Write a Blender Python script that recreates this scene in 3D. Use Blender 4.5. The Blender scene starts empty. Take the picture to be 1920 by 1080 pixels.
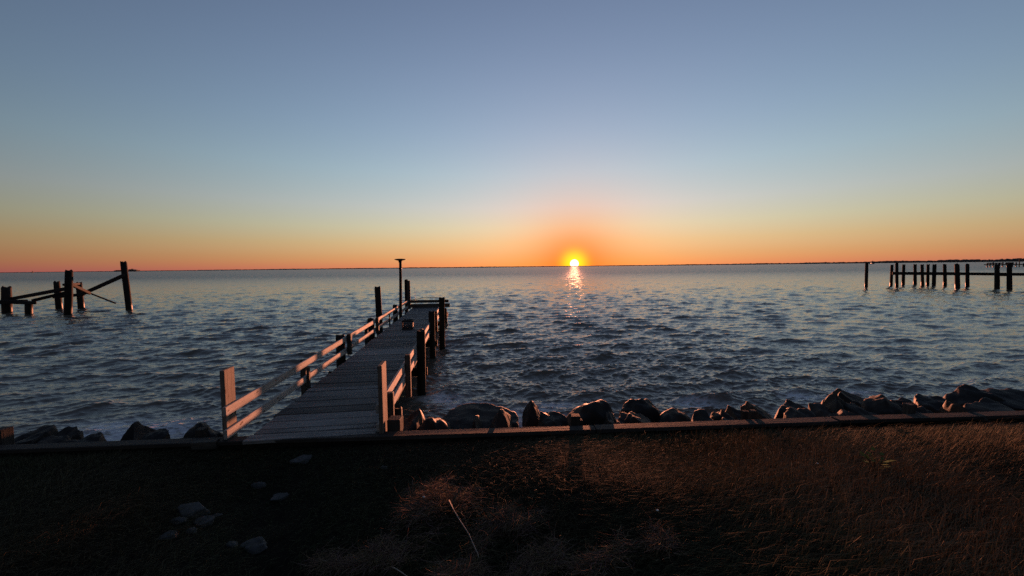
import bpy, bmesh, math, random
import numpy as np
from mathutils import Vector, Matrix

R = math.radians
scene = bpy.context.scene
col = scene.collection

# ------------------------------------------------------------------ camera
CAM_Z = 2.76                       # metres above the water
PITCH = math.atan(39.5 / 720)      # looking slightly down
ROLL = math.atan(0.011)            # horizon climbs a little to the right
FPX = 720.0
_f = Vector((0, math.cos(PITCH), -math.sin(PITCH)))
_u0 = Vector((0, math.sin(PITCH), math.cos(PITCH)))
_r = Vector((1, 0, 0)) * math.cos(ROLL) - _u0 * math.sin(ROLL)
_u = _u0 * math.cos(ROLL) + Vector((1, 0, 0)) * math.sin(ROLL)
cam_data = bpy.data.cameras.new('camera')
cam = bpy.data.objects.new('camera', cam_data)
col.objects.link(cam)
cam_data.sensor_width = 36
cam_data.lens = 36 * FPX / 1920
cam_data.clip_start = 0.05
cam_data.clip_end = 30000
m3 = Matrix((_r, _u, -_f)).transposed()
cam.matrix_world = Matrix.Translation((0, 0, CAM_Z)) @ m3.to_4x4()
scene.camera = cam

# ------------------------------------------------------------------ sky and sun
SUN_AZ, SUN_EL = 9.25, 0.38
SUN_DIR = Vector((math.sin(R(SUN_AZ)) * math.cos(R(SUN_EL)), math.cos(R(SUN_AZ)) * math.cos(R(SUN_EL)), math.sin(R(SUN_EL))))
world = bpy.data.worlds.new('World')
scene.world = world
world.use_nodes = True
nt = world.node_tree
N, L = nt.nodes, nt.links
bg = N['Background']
bg.inputs[1].default_value = 0.12
sky = N.new('ShaderNodeTexSky')
sky.sky_type = 'NISHITA'
sky.sun_disc = False
sky.sun_elevation = R(SUN_EL)
sky.sun_rotation = R(SUN_AZ)
sky.air_density, sky.dust_density, sky.ozone_density = 1.0, 0.12, 3.0


def vmath(op, a, b=None, tree=nt):
    n = tree.nodes.new('ShaderNodeVectorMath')
    n.operation = op
    for i, v in enumerate((a, b)):
        if v is None:
            continue
        if hasattr(v, 'is_linked'):
            tree.links.new(v, n.inputs[i])
        else:
            n.inputs[i].default_value = v
    return n.outputs['Value'] if op in ('DOT_PRODUCT', 'LENGTH') else n.outputs[0]


def fmath(op, a, b=None, c=None, tree=nt, clamp=False):
    n = tree.nodes.new('ShaderNodeMath')
    n.operation = op
    n.use_clamp = clamp
    for i, v in enumerate((a, b, c)):
        if v is None:
            continue
        if hasattr(v, 'is_linked'):
            tree.links.new(v, n.inputs[i])
        else:
            n.inputs[i].default_value = v
    return n.outputs[0]


def ramp_node(tree, fac, stops, interp='LINEAR'):
    n = tree.nodes.new('ShaderNodeValToRGB')
    n.color_ramp.interpolation = interp
    e = n.color_ramp.elements
    while len(e) < len(stops):
        e.new(0.5)
    for el, (p, c) in zip(e, stops):
        el.position = p
        el.color = (*c, 1) if len(c) == 3 else c
    tree.links.new(fac, n.inputs[0])
    return n.outputs[0]


# the phone's compressed highlights: c / (1 + c/2), then a tint that depends on elevation only
soft = vmath('DIVIDE', sky.outputs[0], vmath('ADD', vmath('SCALE', sky.outputs[0]), (1, 1, 1)))
for n in N:
    if n.type == 'VECT_MATH' and n.operation == 'SCALE':
        n.inputs['Scale'].default_value = 0.5
tc = N.new('ShaderNodeTexCoord')
sep = N.new('ShaderNodeSeparateXYZ')
L.new(tc.outputs['Generated'], sep.inputs[0])
elev = fmath('MAXIMUM', sep.outputs[2], 0.0)
tint = ramp_node(nt, elev, [(p, (a / 4, b / 4, c / 4)) for p, a, b, c in (
    (0.000, 1.62, 1.02, 1.30), (0.012, 1.66, 1.06, 1.10), (0.030, 1.74, 1.16, 0.90), (0.062, 2.06, 1.43, 0.92), (0.10, 2.34, 1.74, 1.15),
    (0.15, 2.60, 1.90, 1.46), (0.23, 2.62, 2.04, 1.62), (0.32, 2.60, 1.96, 1.62), (0.42, 2.60, 1.86, 1.55), (0.56, 2.50, 1.70, 1.42))])
lum = vmath('MULTIPLY', soft, tint)
n4 = N.new('ShaderNodeVectorMath'); n4.operation = 'SCALE'; n4.inputs['Scale'].default_value = 4.0
L.new(lum, n4.inputs[0])
# low air is never quite blue-free
low = ramp_node(nt, elev, [(0.0, (0.03, 0.05, 0.24)), (0.02, (0.03, 0.05, 0.16)), (0.06, (0.02, 0.03, 0.08)), (0.2, (0.02, 0.02, 0.04))])
base = vmath('ADD', n4.outputs[0], low)
cosang = vmath('DOT_PRODUCT', tc.outputs['Generated'], tuple(SUN_DIR))
ang = fmath('ARCCOSINE', fmath('MINIMUM', cosang, 1.0))
# the sky darkens steadily away from the sun
away = fmath('MULTIPLY_ADD', fmath('MAXIMUM', cosang, -0.1), 0.66, 0.53)
sa = N.new('ShaderNodeVectorMath'); sa.operation = 'SCALE'
L.new(base, sa.inputs[0]); L.new(away, sa.inputs['Scale'])
# and reddens in the thick air close to it
near = fmath('EXPONENT', fmath('MULTIPLY', fmath('POWER', fmath('DIVIDE', ang, 0.11), 1.6), -1.0))
nr = N.new('ShaderNodeMix'); nr.data_type = 'RGBA'
L.new(near, nr.inputs[0]); nr.inputs[6].default_value = (1, 1, 1, 1); nr.inputs[7].default_value = (0.85, 0.40, 0.17, 1)
base = vmath('MULTIPLY', sa.outputs[0], nr.outputs[2])


def glow(width, colour, k, p=1.5):
    g = fmath('EXPONENT', fmath('MULTIPLY', fmath('POWER', fmath('DIVIDE', ang, width), p), -1.0))
    s = N.new('ShaderNodeVectorMath'); s.operation = 'SCALE'
    s.inputs[0].default_value = tuple(c * k for c in colour)
    L.new(g, s.inputs['Scale'])
    return s.outputs[0]


disc = fmath('MULTIPLY', fmath('SUBTRACT', 0.0115, ang), 1 / 0.0065, clamp=True)
sd = N.new('ShaderNodeVectorMath'); sd.operation = 'SCALE'
sd.inputs[0].default_value = (16, 15, 13)
L.new(disc, sd.inputs['Scale'])
total = vmath('ADD', base, glow(0.07, (1.0, 0.16, 0.0), 0.35))
total = vmath('ADD', total, glow(0.030, (1.0, 0.80, 0.0), 2.4, 2.4))
total = vmath('ADD', total, sd.outputs[0])
L.new(total, bg.inputs[0])

sun_data = bpy.data.lights.new('sun', 'SUN')
sun_data.energy = 3.5
sun_data.angle = R(0.53)
sun_data.color = (1.0, 0.33, 0.17)
sun = bpy.data.objects.new('sun', sun_data)
col.objects.link(sun)
sun.rotation_euler = SUN_DIR.to_track_quat('Z', 'Y').to_euler()
sun.location = (20, 60, 30)

scene.view_settings.view_transform = 'Standard'
scene.view_settings.look = 'None'
scene.view_settings.exposure = 1.8
scene.view_settings.gamma = 1
scene.view_settings.use_curve_mapping = False
scene.render.engine = 'CYCLES'
scene.cycles.use_denoising = False
scene.cycles.max_bounces = 6
scene.cycles.diffuse_bounces = 2
scene.cycles.glossy_bounces = 3
scene.cycles.sample_clamp_direct = 1.0
scene.cycles.sample_clamp_indirect = 1.5


# ------------------------------------------------------------------ helpers
def ray(px, py):
    return _f + _r * ((px - 960) / FPX) + _u * ((540 - py) / FPX)


def on_z(px, py, z):
    d = ray(px, py)
    return Vector((0, 0, CAM_Z)) + d * ((z - CAM_Z) / d.z)


def at_y(px, py, y):
    d = ray(px, py)
    return Vector((0, 0, CAM_Z)) + d * (y / d.y)


def link(name, me, mat=None, parent=None, M=None):
    o = bpy.data.objects.new(name, me)
    col.objects.link(o)
    if me is not None and mat is not None and not me.materials:
        me.materials.append(mat)
    M = M if M is not None else Matrix.Identity(4)
    if parent is not None:
        o.parent = parent
        w = Matrix.Identity(4)
        p = parent
        while p is not None:
            w = p.matrix_basis @ w
            p = p.parent
        o.matrix_basis = w.inverted() @ M
    else:
        o.matrix_basis = M
    return o


def tag(o, label, cat, group=None):
    o['label'] = label
    o['category'] = cat
    if group:
        o['group'] = group
    return o


def thing(name, label, cat, loc, group=None):
    return tag(link(name, None, M=Matrix.Translation(loc)), label, cat, group)


def mesh_np(name, verts, faces, smooth=True):
    """verts (n,3), faces (m,k) arrays"""
    verts = np.asarray(verts, dtype=np.float32)
    faces = np.asarray(faces, dtype=np.int32)
    me = bpy.data.meshes.new(name)
    me.vertices.add(len(verts))
    me.vertices.foreach_set('co', verts.ravel())
    k = faces.shape[1]
    me.loops.add(faces.size)
    me.loops.foreach_set('vertex_index', faces.ravel())
    me.polygons.add(len(faces))
    me.polygons.foreach_set('loop_start', np.arange(0, faces.size, k, dtype=np.int32))
    me.polygons.foreach_set('use_smooth', np.full(len(faces), smooth))
    me.update(calc_edges=True)
    me.validate()
    return me


def frame(p0, p1, up=Vector((0, 0, 1))):
    x = (p1 - p0).normalized()
    y = up.cross(x)
    if y.length < 1e-4:
        y = Vector((0, 1, 0)).cross(x)
    y.normalize()
    z = x.cross(y)
    return Matrix((x, y, z)).transposed().to_4x4()


def box_mesh(name, lx, ly, lz, bev=0.006, warp=0.0, seed=0):
    bm = bmesh.new()
    bmesh.ops.create_cube(bm, size=1)
    for v in bm.verts:
        v.co = Vector((v.co.x * lx, v.co.y * ly, v.co.z * lz))
    if bev:
        bmesh.ops.bevel(bm, geom=bm.edges[:], offset=min(bev, 0.3 * min(lx, ly, lz)), segments=1, affect='EDGES')
    if warp:
        rr = random.Random(seed)
        for v in bm.verts:
            v.co += Vector((rr.uniform(-1, 1) * warp, rr.uniform(-1, 1) * warp * 0.5, rr.uniform(-1, 1) * warp * 0.3))
    me = bpy.data.meshes.new(name)
    bm.to_mesh(me)
    bm.free()
    return me


def beam(name, p0, p1, w, h, mat, parent=None, bev=0.006, up=Vector((0, 0, 1)), warp=0.0, seed=0):
    """a board whose centre line runs p0 -> p1, w wide (sideways), h high"""
    p0, p1 = Vector(p0), Vector(p1)
    me = box_mesh(name, (p1 - p0).length, w, h, bev, warp, seed)
    return link(name, me, mat, parent, Matrix.Translation((p0 + p1) / 2) @ frame(p0, p1, up))


def pile(name, base, top, r0, r1, mat, parent=None, seed=0, sides=14, rings=9, worn=0.0):
    """a round timber, slightly crooked, with a chamfered or worn top; local x runs up the grain"""
    base, top = Vector(base), Vector(top)
    rr = random.Random(seed)
    ln = (top - base).length
    V, F = [], []
    ph = [rr.uniform(0, 6.28) for _ in range(6)]
    wob = [rr.uniform(-0.03, 0.03) for _ in range(sides)]
    for i in range(rings + 1):
        t = i / rings
        r = r0 + (r1 - r0) * t
        if i == rings:
            r *= 0.90
        for s in range(sides):
            a = 2 * math.pi * s / sides
            rad = r * (1 + wob[s] + 0.035 * math.sin(3 * a + ph[0] + 2 * t) + 0.02 * math.sin(7 * t + ph[1]))
            x = ln * t
            if i == rings:
                x += worn * math.sin(a * 2 + ph[2]) + worn * 0.6 * math.sin(5 * a + ph[3])
            if i == rings - 1:
                x = ln * 0.985
            V.append((x - ln / 2, rad * math.cos(a) + 0.25 * r0 * math.sin(2.2 * t + ph[4]) * t, rad * math.sin(a)))
    for i in range(rings):
        for s in range(sides):
            s2 = (s + 1) % sides
            F.append((i * sides + s, i * sides + s2, (i + 1) * sides + s2, (i + 1) * sides + s))
    c = len(V)
    cap = [V[rings * sides + s] for s in range(sides)]
    V.append((ln / 2 - worn * 0.5, sum(p[1] for p in cap) / sides, sum(p[2] for p in cap) / sides))
    me = bpy.data.meshes.new(name)
    me.from_pydata(V, [], F + [(rings * sides + s, rings * sides + (s + 1) % sides, c) for s in range(sides)])
    for p in me.polygons:
        p.use_smooth = len(p.vertices) == 4
    me.update()
    return link(name, me, mat, parent, Matrix.Translation((base + top) / 2) @ frame(base, top, Vector((0, 1, 0.01))))


# ------------------------------------------------------------------ materials
def new_mat(name):
    m = bpy.data.materials.new(name)
    m.use_nodes = True
    t = m.node_tree
    return m, t, t.nodes['Principled BSDF']


def mapped(t, scale, coord='Object', rnd=True):
    c = t.nodes.new('ShaderNodeTexCoord')
    mp = t.nodes.new('ShaderNodeMapping')
    mp.inputs['Scale'].default_value = scale
    t.links.new(c.outputs[coord], mp.inputs[0])
    if rnd:
        oi = t.nodes.new('ShaderNodeObjectInfo')
        t.links.new(vmath('MULTIPLY', (37.0, 91.0, 53.0), None, t), mp.inputs['Location'])
        vm = mp.inputs['Location'].links[0].from_node
        cx = t.nodes.new('ShaderNodeCombineXYZ')
        for i in range(3):
            t.links.new(oi.outputs['Random'], cx.inputs[i])
        t.links.new(cx.outputs[0], vm.inputs[1])
    return mp.outputs[0]


def noise(t, vec, scale, detail=6, rough=0.6, dist=0.0):
    n = t.nodes.new('ShaderNodeTexNoise')
    n.inputs['Scale'].default_value = scale
    n.inputs['Detail'].default_value = detail
    n.inputs['Roughness'].default_value = rough
    n.inputs['Distortion'].default_value = dist
    t.links.new(vec, n.inputs['Vector'])
    return n.outputs[0]


def mixc(t, fac, a, b, mode='MIX'):
    n = t.nodes.new('ShaderNodeMix')
    n.data_type = 'RGBA'
    n.blend_type = mode
    for i, v in ((0, fac), (6, a), (7, b)):
        if hasattr(v, 'is_linked'):
            t.links.new(v, n.inputs[i])
        elif i == 0:
            n.inputs[0].default_value = v
        else:
            n.inputs[i].default_value = (*v, 1)
    return n.outputs[2]


def bump(t, b, h, strength, dist):
    n = t.nodes.new('ShaderNodeBump')
    n.inputs['Strength'].default_value = strength
    n.inputs['Distance'].default_value = dist
    t.links.new(h, n.inputs['Height'])
    t.links.new(n.outputs[0], b.inputs['Normal'])


def wood(name, dark, light, vary=0.35, rough=0.8, wet=False, knots=False, bstr=0.5):
    m, t, b = new_mat(name)
    v = mapped(t, (1.2, 26, 26))
    g = noise(t, v, 1.6, 8, 0.65, 0.4)
    fine = noise(t, mapped(t, (6, 160, 160)), 1.5, 3, 0.6)
    blot = noise(t, mapped(t, (1.3, 3, 3)), 1.4, 4, 0.6)
    c = ramp_node(t, g, [(0.28, dark), (0.72, light)])
    c = mixc(t, 0.55, c, ramp_node(t, fine, [(0.25, (0.35,) * 3), (0.7, (1.0,) * 3)]), 'MULTIPLY')
    c = mixc(t, 0.6, c, ramp_node(t, blot, [(0.3, (0.5, 0.52, 0.55)), (0.7, (1.1, 1.06, 1.0))]), 'MULTIPLY')
    oi = t.nodes.new('ShaderNodeObjectInfo')
    val = fmath('MULTIPLY_ADD', oi.outputs['Random'], 2 * vary, 1 - vary, tree=t)
    cx = t.nodes.new('ShaderNodeCombineXYZ')
    for i in range(3):
        t.links.new(val, cx.inputs[i])
    c = mixc(t, 1.0, c, cx.outputs[0], 'MULTIPLY')
    if knots:
        vo = t.nodes.new('ShaderNodeTexVoronoi')
        vo.inputs['Scale'].default_value = 1.0
        t.links.new(mapped(t, (6.5, 14, 14)), vo.inputs['Vector'])
        k = ramp_node(t, vo.outputs['Distance'], [(0.10, (0.22, 0.13, 0.09)), (0.22, (1, 1, 1))])
        c = mixc(t, 1.0, c, k, 'MULTIPLY')
    r = rough
    if wet:   # algae-dark and glossy where the waves reach
        geo = t.nodes.new('ShaderNodeNewGeometry')
        sx = t.nodes.new('ShaderNodeSeparateXYZ')
        t.links.new(geo.outputs['Position'], sx.inputs[0])
        lv = fmath('MULTIPLY_ADD', blot, 0.5, sx.outputs[2], tree=t)
        w = ramp_node(t, lv, [(0.55, (1, 1, 1)), (0.80, (0, 0, 0))])
        c = mixc(t, w, c, mixc(t, 0.75, c, (0.010, 0.011, 0.009)))
        rn = fmath('MULTIPLY_ADD', w, -0.45, rough, tree=t)
        t.links.new(rn, b.inputs['Roughness'])
    else:
        b.inputs['Roughness'].default_value = r
    b.inputs['Specular IOR Level'].default_value = 0.18
    t.links.new(c, b.inputs['Base Color'])
    bump(t, b, fmath('ADD', g, fmath('MULTIPLY', fine, 0.5, tree=t), tree=t), bstr, 0.006)
    return m


M_deck = wood('weathered deck wood', (0.06, 0.061, 0.062), (0.32, 0.315, 0.31), 0.55, 0.75)
M_rail = wood('bleached rail wood', (0.27, 0.26, 0.245), (0.55, 0.53, 0.50), 0.12, 0.8, knots=True)
M_mid = wood('brown end post wood', (0.10, 0.085, 0.072), (0.27, 0.235, 0.20), 0.2, 0.8, knots=True)
M_post = wood('grey post wood', (0.045, 0.043, 0.038), (0.13, 0.122, 0.108), 0.3, 0.8)
M_pile = wood('dark pile wood', (0.014, 0.012, 0.010), (0.042, 0.034, 0.028), 0.3, 0.85, wet=True)
M_old = wood('old derelict timber', (0.014, 0.014, 0.0135), (0.048, 0.047, 0.043), 0.3, 0.9, wet=True)
M_cap = wood('bulkhead timber', (0.026, 0.0235, 0.022), (0.085, 0.077, 0.070), 0.25, 0.8)

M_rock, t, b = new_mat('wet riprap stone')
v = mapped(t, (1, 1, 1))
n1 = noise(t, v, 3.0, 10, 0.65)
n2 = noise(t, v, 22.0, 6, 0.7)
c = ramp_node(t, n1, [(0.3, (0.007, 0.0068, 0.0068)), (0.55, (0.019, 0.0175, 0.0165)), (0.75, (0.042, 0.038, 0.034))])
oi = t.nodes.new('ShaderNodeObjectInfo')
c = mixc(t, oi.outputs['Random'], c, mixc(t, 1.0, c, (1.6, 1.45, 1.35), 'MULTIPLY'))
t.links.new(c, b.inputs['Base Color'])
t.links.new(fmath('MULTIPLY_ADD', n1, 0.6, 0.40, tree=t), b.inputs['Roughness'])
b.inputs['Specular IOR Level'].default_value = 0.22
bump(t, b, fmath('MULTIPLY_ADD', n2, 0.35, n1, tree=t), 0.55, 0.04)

M_stone, t, b = new_mat('pale dry stone')
v = mapped(t, (1, 1, 1))
n1 = noise(t, v, 9.0, 8, 0.65)
t.links.new(ramp_node(t, n1, [(0.3, (0.022, 0.023, 0.025)), (0.7, (0.065, 0.066, 0.070))]), b.inputs['Base Color'])
b.inputs['Roughness'].default_value = 0.85
bump(t, b, n1, 0.6, 0.02)

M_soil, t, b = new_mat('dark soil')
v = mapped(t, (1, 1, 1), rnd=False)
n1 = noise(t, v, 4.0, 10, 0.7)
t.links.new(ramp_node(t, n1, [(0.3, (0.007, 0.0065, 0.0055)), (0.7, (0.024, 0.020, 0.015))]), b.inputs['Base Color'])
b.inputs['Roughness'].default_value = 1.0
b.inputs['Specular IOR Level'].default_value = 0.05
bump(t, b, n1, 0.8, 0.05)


def leaf_mat(name, rough=0.7, transl=0.35):
    m, t, b = new_mat(name)
    a = t.nodes.new('ShaderNodeAttribute')
    a.attribute_name = 'tone'
    t.links.new(a.outputs['Color'], b.inputs['Base Color'])
    b.inputs['Roughness'].default_value = rough
    b.inputs['Specular IOR Level'].default_value = 0.04
    tr = t.nodes.new('ShaderNodeBsdfTranslucent')
    t.links.new(a.outputs['Color'], tr.inputs[0])
    mx = t.nodes.new('ShaderNodeMixShader')
    mx.inputs[0].default_value = transl
    t.links.new(b.outputs[0], mx.inputs[1])
    t.links.new(tr.outputs[0], mx.inputs[2])
    t.links.new(mx.outputs[0], t.nodes['Material Output'].inputs[0])
    return m


M_grass = leaf_mat('matted grass', 0.8, 0.10)
M_straw = leaf_mat('dry straw', 0.8, 0.2)


def plain(name, c, rough=0.6, metal=0.0, emit=None, es=0):
    m, t, b = new_mat(name)
    n1 = noise(t, mapped(t, (1, 1, 1)), 14.0, 5, 0.6)
    t.links.new(mixc(t, n1, tuple(x * 0.6 for x in c), tuple(min(1, x * 1.3) for x in c)), b.inputs['Base Color'])
    b.inputs['Roughness'].default_value = rough
    b.inputs['Metallic'].default_value = metal
    if emit:
        b.inputs['Emission Color'].default_value = (*emit, 1)
        b.inputs['Emission Strength'].default_value = es
    return m


M_metal = plain('dark rusted metal', (0.035, 0.026, 0.022), 0.55, 0.3)
M_plastic = plain('dark grey plastic', (0.045, 0.048, 0.05), 0.8)
M_rope = plain('weathered rope', (0.10, 0.085, 0.07), 0.9)
M_hull = plain('dark ship paint', (0.035, 0.03, 0.03), 0.6)
M_house = plain('ship superstructure paint', (0.10, 0.085, 0.08), 0.6)
M_lamp = plain('lit deck lamp', (0.8, 0.5, 0.4), 0.4, 0, (1.0, 0.42, 0.25), 3.0)
M_land = plain('far wooded shore', (0.075, 0.060, 0.052), 0.95)
M_twig = plain('bleached twig', (0.34, 0.29, 0.24), 0.8)
M_shell = plain('bleached shell', (0.6, 0.58, 0.54), 0.6)


# ------------------------------------------------------------------ water
def fft_tile(Lm, n, kmin, kmax, kp, wind, spread, hs, seed):
    """height and sideways pull of a random sea on a square tile that repeats"""
    rs = np.random.RandomState(seed)
    k1 = 2 * np.pi * np.fft.fftfreq(n, Lm / n)
    kx, ky = np.meshgrid(k1, k1, indexing='ij')
    k = np.hypot(kx, ky)
    k[0, 0] = 1
    th = np.arctan2(ky, kx) - wind
    th = (th + np.pi) % (2 * np.pi) - np.pi
    D = np.maximum(np.cos(th / 1.0), 0) ** spread + 0.012
    S = k ** -3.6 * np.exp(-1.1 * (kp / k) ** 2) * D
    S[(k < kmin) | (k > kmax)] = 0
    S[0, 0] = 0
    H = np.sqrt(S) * (rs.randn(n, n) + 1j * rs.randn(n, n))
    h = np.fft.ifft2(H).real
    g = hs / 4 / h.std()
    dx = np.fft.ifft2(-1j * kx / k * H).real * g
    dy = np.fft.ifft2(-1j * ky / k * H).real * g
    return np.stack([h * g, dx, dy], -1), Lm


def sample(tile, x, y):
    T, Lm = tile
    n = T.shape[0]
    u = (x / Lm * n) % n
    w = (y / Lm * n) % n
    i, j = u.astype(int) % n, w.astype(int) % n
    fu, fw = (u - np.floor(u))[:, None], (w - np.floor(w))[:, None]
    i2, j2 = (i + 1) % n, (j + 1) % n
    return (T[i, j] * (1 - fu) * (1 - fw) + T[i2, j] * fu * (1 - fw) + T[i, j2] * (1 - fu) * fw + T[i2, j2] * fu * fw)


WIND = -math.pi / 2 + 0.10            # the sea runs in towards the shore
big = fft_tile(46.0, 768, 2 * np.pi / 6, 2 * np.pi / 0.7, 2 * np.pi / 1.2, WIND, 6, 0.112, 3)
mid = fft_tile(13.0, 512, 2 * np.pi / 0.7, 2 * np.pi / 0.16, 2 * np.pi / 0.5, WIND + 0.12, 4.5, 0.038, 8)
fin = fft_tile(4.1, 512, 2 * np.pi / 0.20, 2 * np.pi / 0.05, 2 * np.pi / 0.4, WIND - 0.05, 3.5, 0.017, 12)


def bulk_y(x):                        # line of the bulkhead's water side
    return 4.66 + 0.0536 * x


def waves(x, y, gap):
    f_mid = np.clip(1.5 - gap / 0.9, 0.55, 1)[:, None]
    f_fin = np.clip(1.5 - gap / 0.2, 0, 1)[:, None]
    gust = 1 + 0.28 * np.sin(x * 0.21 + 0.09 * y) * np.sin(y * 0.17 - 0.05 * x)
    return (sample(big, x, y) + sample(mid, x * 0.985 + 0.17 * y, y * 0.985 - 0.17 * x) * f_mid * gust[:, None]
            + sample(fin, x * 0.98 - 0.2 * y, y * 0.98 + 0.2 * x) * f_fin * gust[:, None])


def build_water():
    rows, cols = 760, 1000
    off = np.concatenate([np.linspace(1 / 4.2, 1 / 300, rows - 14), 1 / np.geomspace(330, 14000, 14)])
    Yr = 1 / off
    u = np.linspace(-1, 1, cols)
    u = 0.75 * u + 0.25 * u ** 3
    Yg = np.repeat(Yr[:, None], cols, 1)
    Xg = u[None, :] * (1.42 * Yg + 5)
    gap = np.repeat(np.gradient(Yr)[:, None], cols, 1)
    x, y, g = Xg.ravel(), Yg.ravel(), gap.ravel()
    g2 = np.sqrt(np.minimum(g, 3) * (0.0028 * y + 0.01))      # sampling distance of the sheet here
    d = waves(x, y, g2)
    fade = np.clip(2.0 - y / 150, 0, 1)
    shore = y - bulk_y(x)
    shoal = np.clip(0.6 + shore / 6, 0.6, 1.0) * fade
    chop = -0.95
    V = np.stack([x + d[:, 1] * chop * shoal, y + d[:, 2] * chop * shoal, d[:, 0] * shoal], -1)
    # foam: streaks near the stones and a little on steep crests
    rs = sample((np.abs(mid[0]), 13.0), x * 2.1, y * 2.1)[:, 0] / mid[0][..., 0].std()
    rs2 = sample((np.abs(fin[0]), 4.1), x * 0.9, y * 0.9)[:, 0] / fin[0][..., 0].std()
    lace = np.clip(1.45 - 0.62 * rs - 0.35 * rs2, 0, 1)
    band = 0.8 * np.clip(1 - (shore - 0.3) / 1.3, 0, 1)
    for px, py, rad in FOAM:
        q = on_z(px, py, 0.0)
        band = np.maximum(band * 1.0, 1.6 * np.exp(-(((x - q.x) / rad) ** 2 + ((y - q.y) / (rad * 0.55)) ** 2)))
    foam = np.clip(lace * band, 0, 1)
    i = np.arange((rows - 1) * cols).reshape(rows - 1, cols)[:, :-1].ravel()
    F = np.stack([i, i + 1, i + cols + 1, i + cols], -1)
    keep = shore.reshape(rows, cols)[1:, :-1].ravel() > -0.10
    me = mesh_np('water', V, F[keep])
    at = me.attributes.new('foam', 'FLOAT', 'POINT')
    at.data.foreach_set('value', foam.astype(np.float32))
    return me


FOAM = [(255, 808, 0.95), (205, 800, 0.6), (320, 808, 0.5), (1040, 760, 0.35), (1300, 755, 0.4), (1500, 742, 0.35), (1005, 775, 0.5), (985, 795, 0.35), (870, 760, 0.4), (1600, 735, 0.4), (830, 745, 0.35)]

M_water, t, b = new_mat('bay water')
geo = t.nodes.new('ShaderNodeNewGeometry')
sx = t.nodes.new('ShaderNodeSeparateXYZ')
t.links.new(geo.outputs['Position'], sx.inputs[0])
farness = fmath('DIVIDE', fmath('SUBTRACT', sx.outputs[1], 12.0, tree=t), 130.0, tree=t, clamp=True)
farness = fmath('POWER', farness, 0.8, tree=t)
fa = t.nodes.new('ShaderNodeAttribute')
fa.attribute_name = 'foam'
b.inputs['IOR'].default_value = 1.45
c = mixc(t, fmath('MULTIPLY', fa.outputs['Fac'], 0.95, tree=t, clamp=True), (0.150, 0.128, 0.098), (0.75, 0.76, 0.78))
t.links.new(c, b.inputs['Base Color'])
rough = fmath('MULTIPLY_ADD', farness, 0.33, 0.03, tree=t)
t.links.new(fmath('MAXIMUM', rough, fmath('MULTIPLY', fa.outputs['Fac'], 0.7, tree=t), tree=t), b.inputs['Roughness'])
mp = t.nodes.new('ShaderNodeMapping')
mp.inputs['Scale'].default_value = (0.8, 3.2, 1.0)
mp.inputs['Rotation'].default_value = (0, 0, 0.1)
t.links.new(geo.outputs['Position'], mp.inputs[0])
r1 = noise(t, mp.outputs[0], 9.0, 5, 0.62, 0.6)
r2 = noise(t, mp.outputs[0], 2.4, 4, 0.6, 0.5)
bump(t, b, fmath('ADD', r1, fmath('MULTIPLY', fmath('MULTIPLY', r2, 3.0, tree=t), farness, tree=t), tree=t), 0.17, 0.05)
water = link('water', build_water(), M_water)
water['kind'] = 'structure'

# ------------------------------------------------------------------ ground
rs = np.random.RandomState(5)
_g = [(rs.uniform(0.5, 5), rs.uniform(0, 6.28), rs.uniform(0, 6.28)) for _ in range(14)]


def lump(x, y):
    h = 0
    for k, a, p in _g:
        h = h + np.sin(k * (x * math.cos(a) + y * math.sin(a)) + p) * 0.030 / (0.6 + k * 0.5)
    return h


def ground_z(x, y):
    d = bulk_y(x) - 0.12 - y               # metres landward of the bulkhead
    lo = np.clip((x + 2.6) / 3.2, 0, 1)
    land = 0.685 + 0.40 * (0.50 + 0.50 * lo * lo * (3 - 2 * lo)) * (1 - np.exp(-np.maximum(d - 1.5 * (1 - lo), 0) / 3.0)) + lump(x, y) * np.clip(d / 1.6, 0.04, 1) * 1.3
    # a shallow washed-out gully on the left
    gx = x + 2.1 - 0.55 * (3.2 - y)
    land = land - 0.10 * np.exp(-(gx / 0.45) ** 2) * np.clip((y - 0.8) / 1, 0, 1) * np.clip((4.0 - y) / 0.8, 0, 1)
    bed = -0.25 - 0.10 * np.maximum(-d, 0) + lump(x * 1.7, y * 1.7)
    return np.where(d > 0, land, bed)


def build_ground():
    xs = np.concatenate([np.linspace(-40, -11, 30), np.linspace(-10.8, 10.8, 260), np.linspace(11, 40, 30)])
    ys = np.concatenate([np.linspace(-16, 0, 40), np.linspace(0.05, 5.6, 130), np.linspace(5.8, 22, 30)])
    X, Yv = np.meshgrid(xs, ys, indexing='ij')
    V = np.stack([X.ravel(), Yv.ravel(), ground_z(X.ravel(), Yv.ravel())], -1)
    n = len(ys)
    i = (np.arange(len(xs) - 1)[:, None] * n + np.arange(n - 1)[None, :]).ravel()
    return mesh_np('ground', V, np.stack([i, i + n, i + n + 1, i + 1], -1))


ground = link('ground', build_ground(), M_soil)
ground['kind'] = 'structure'

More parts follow.
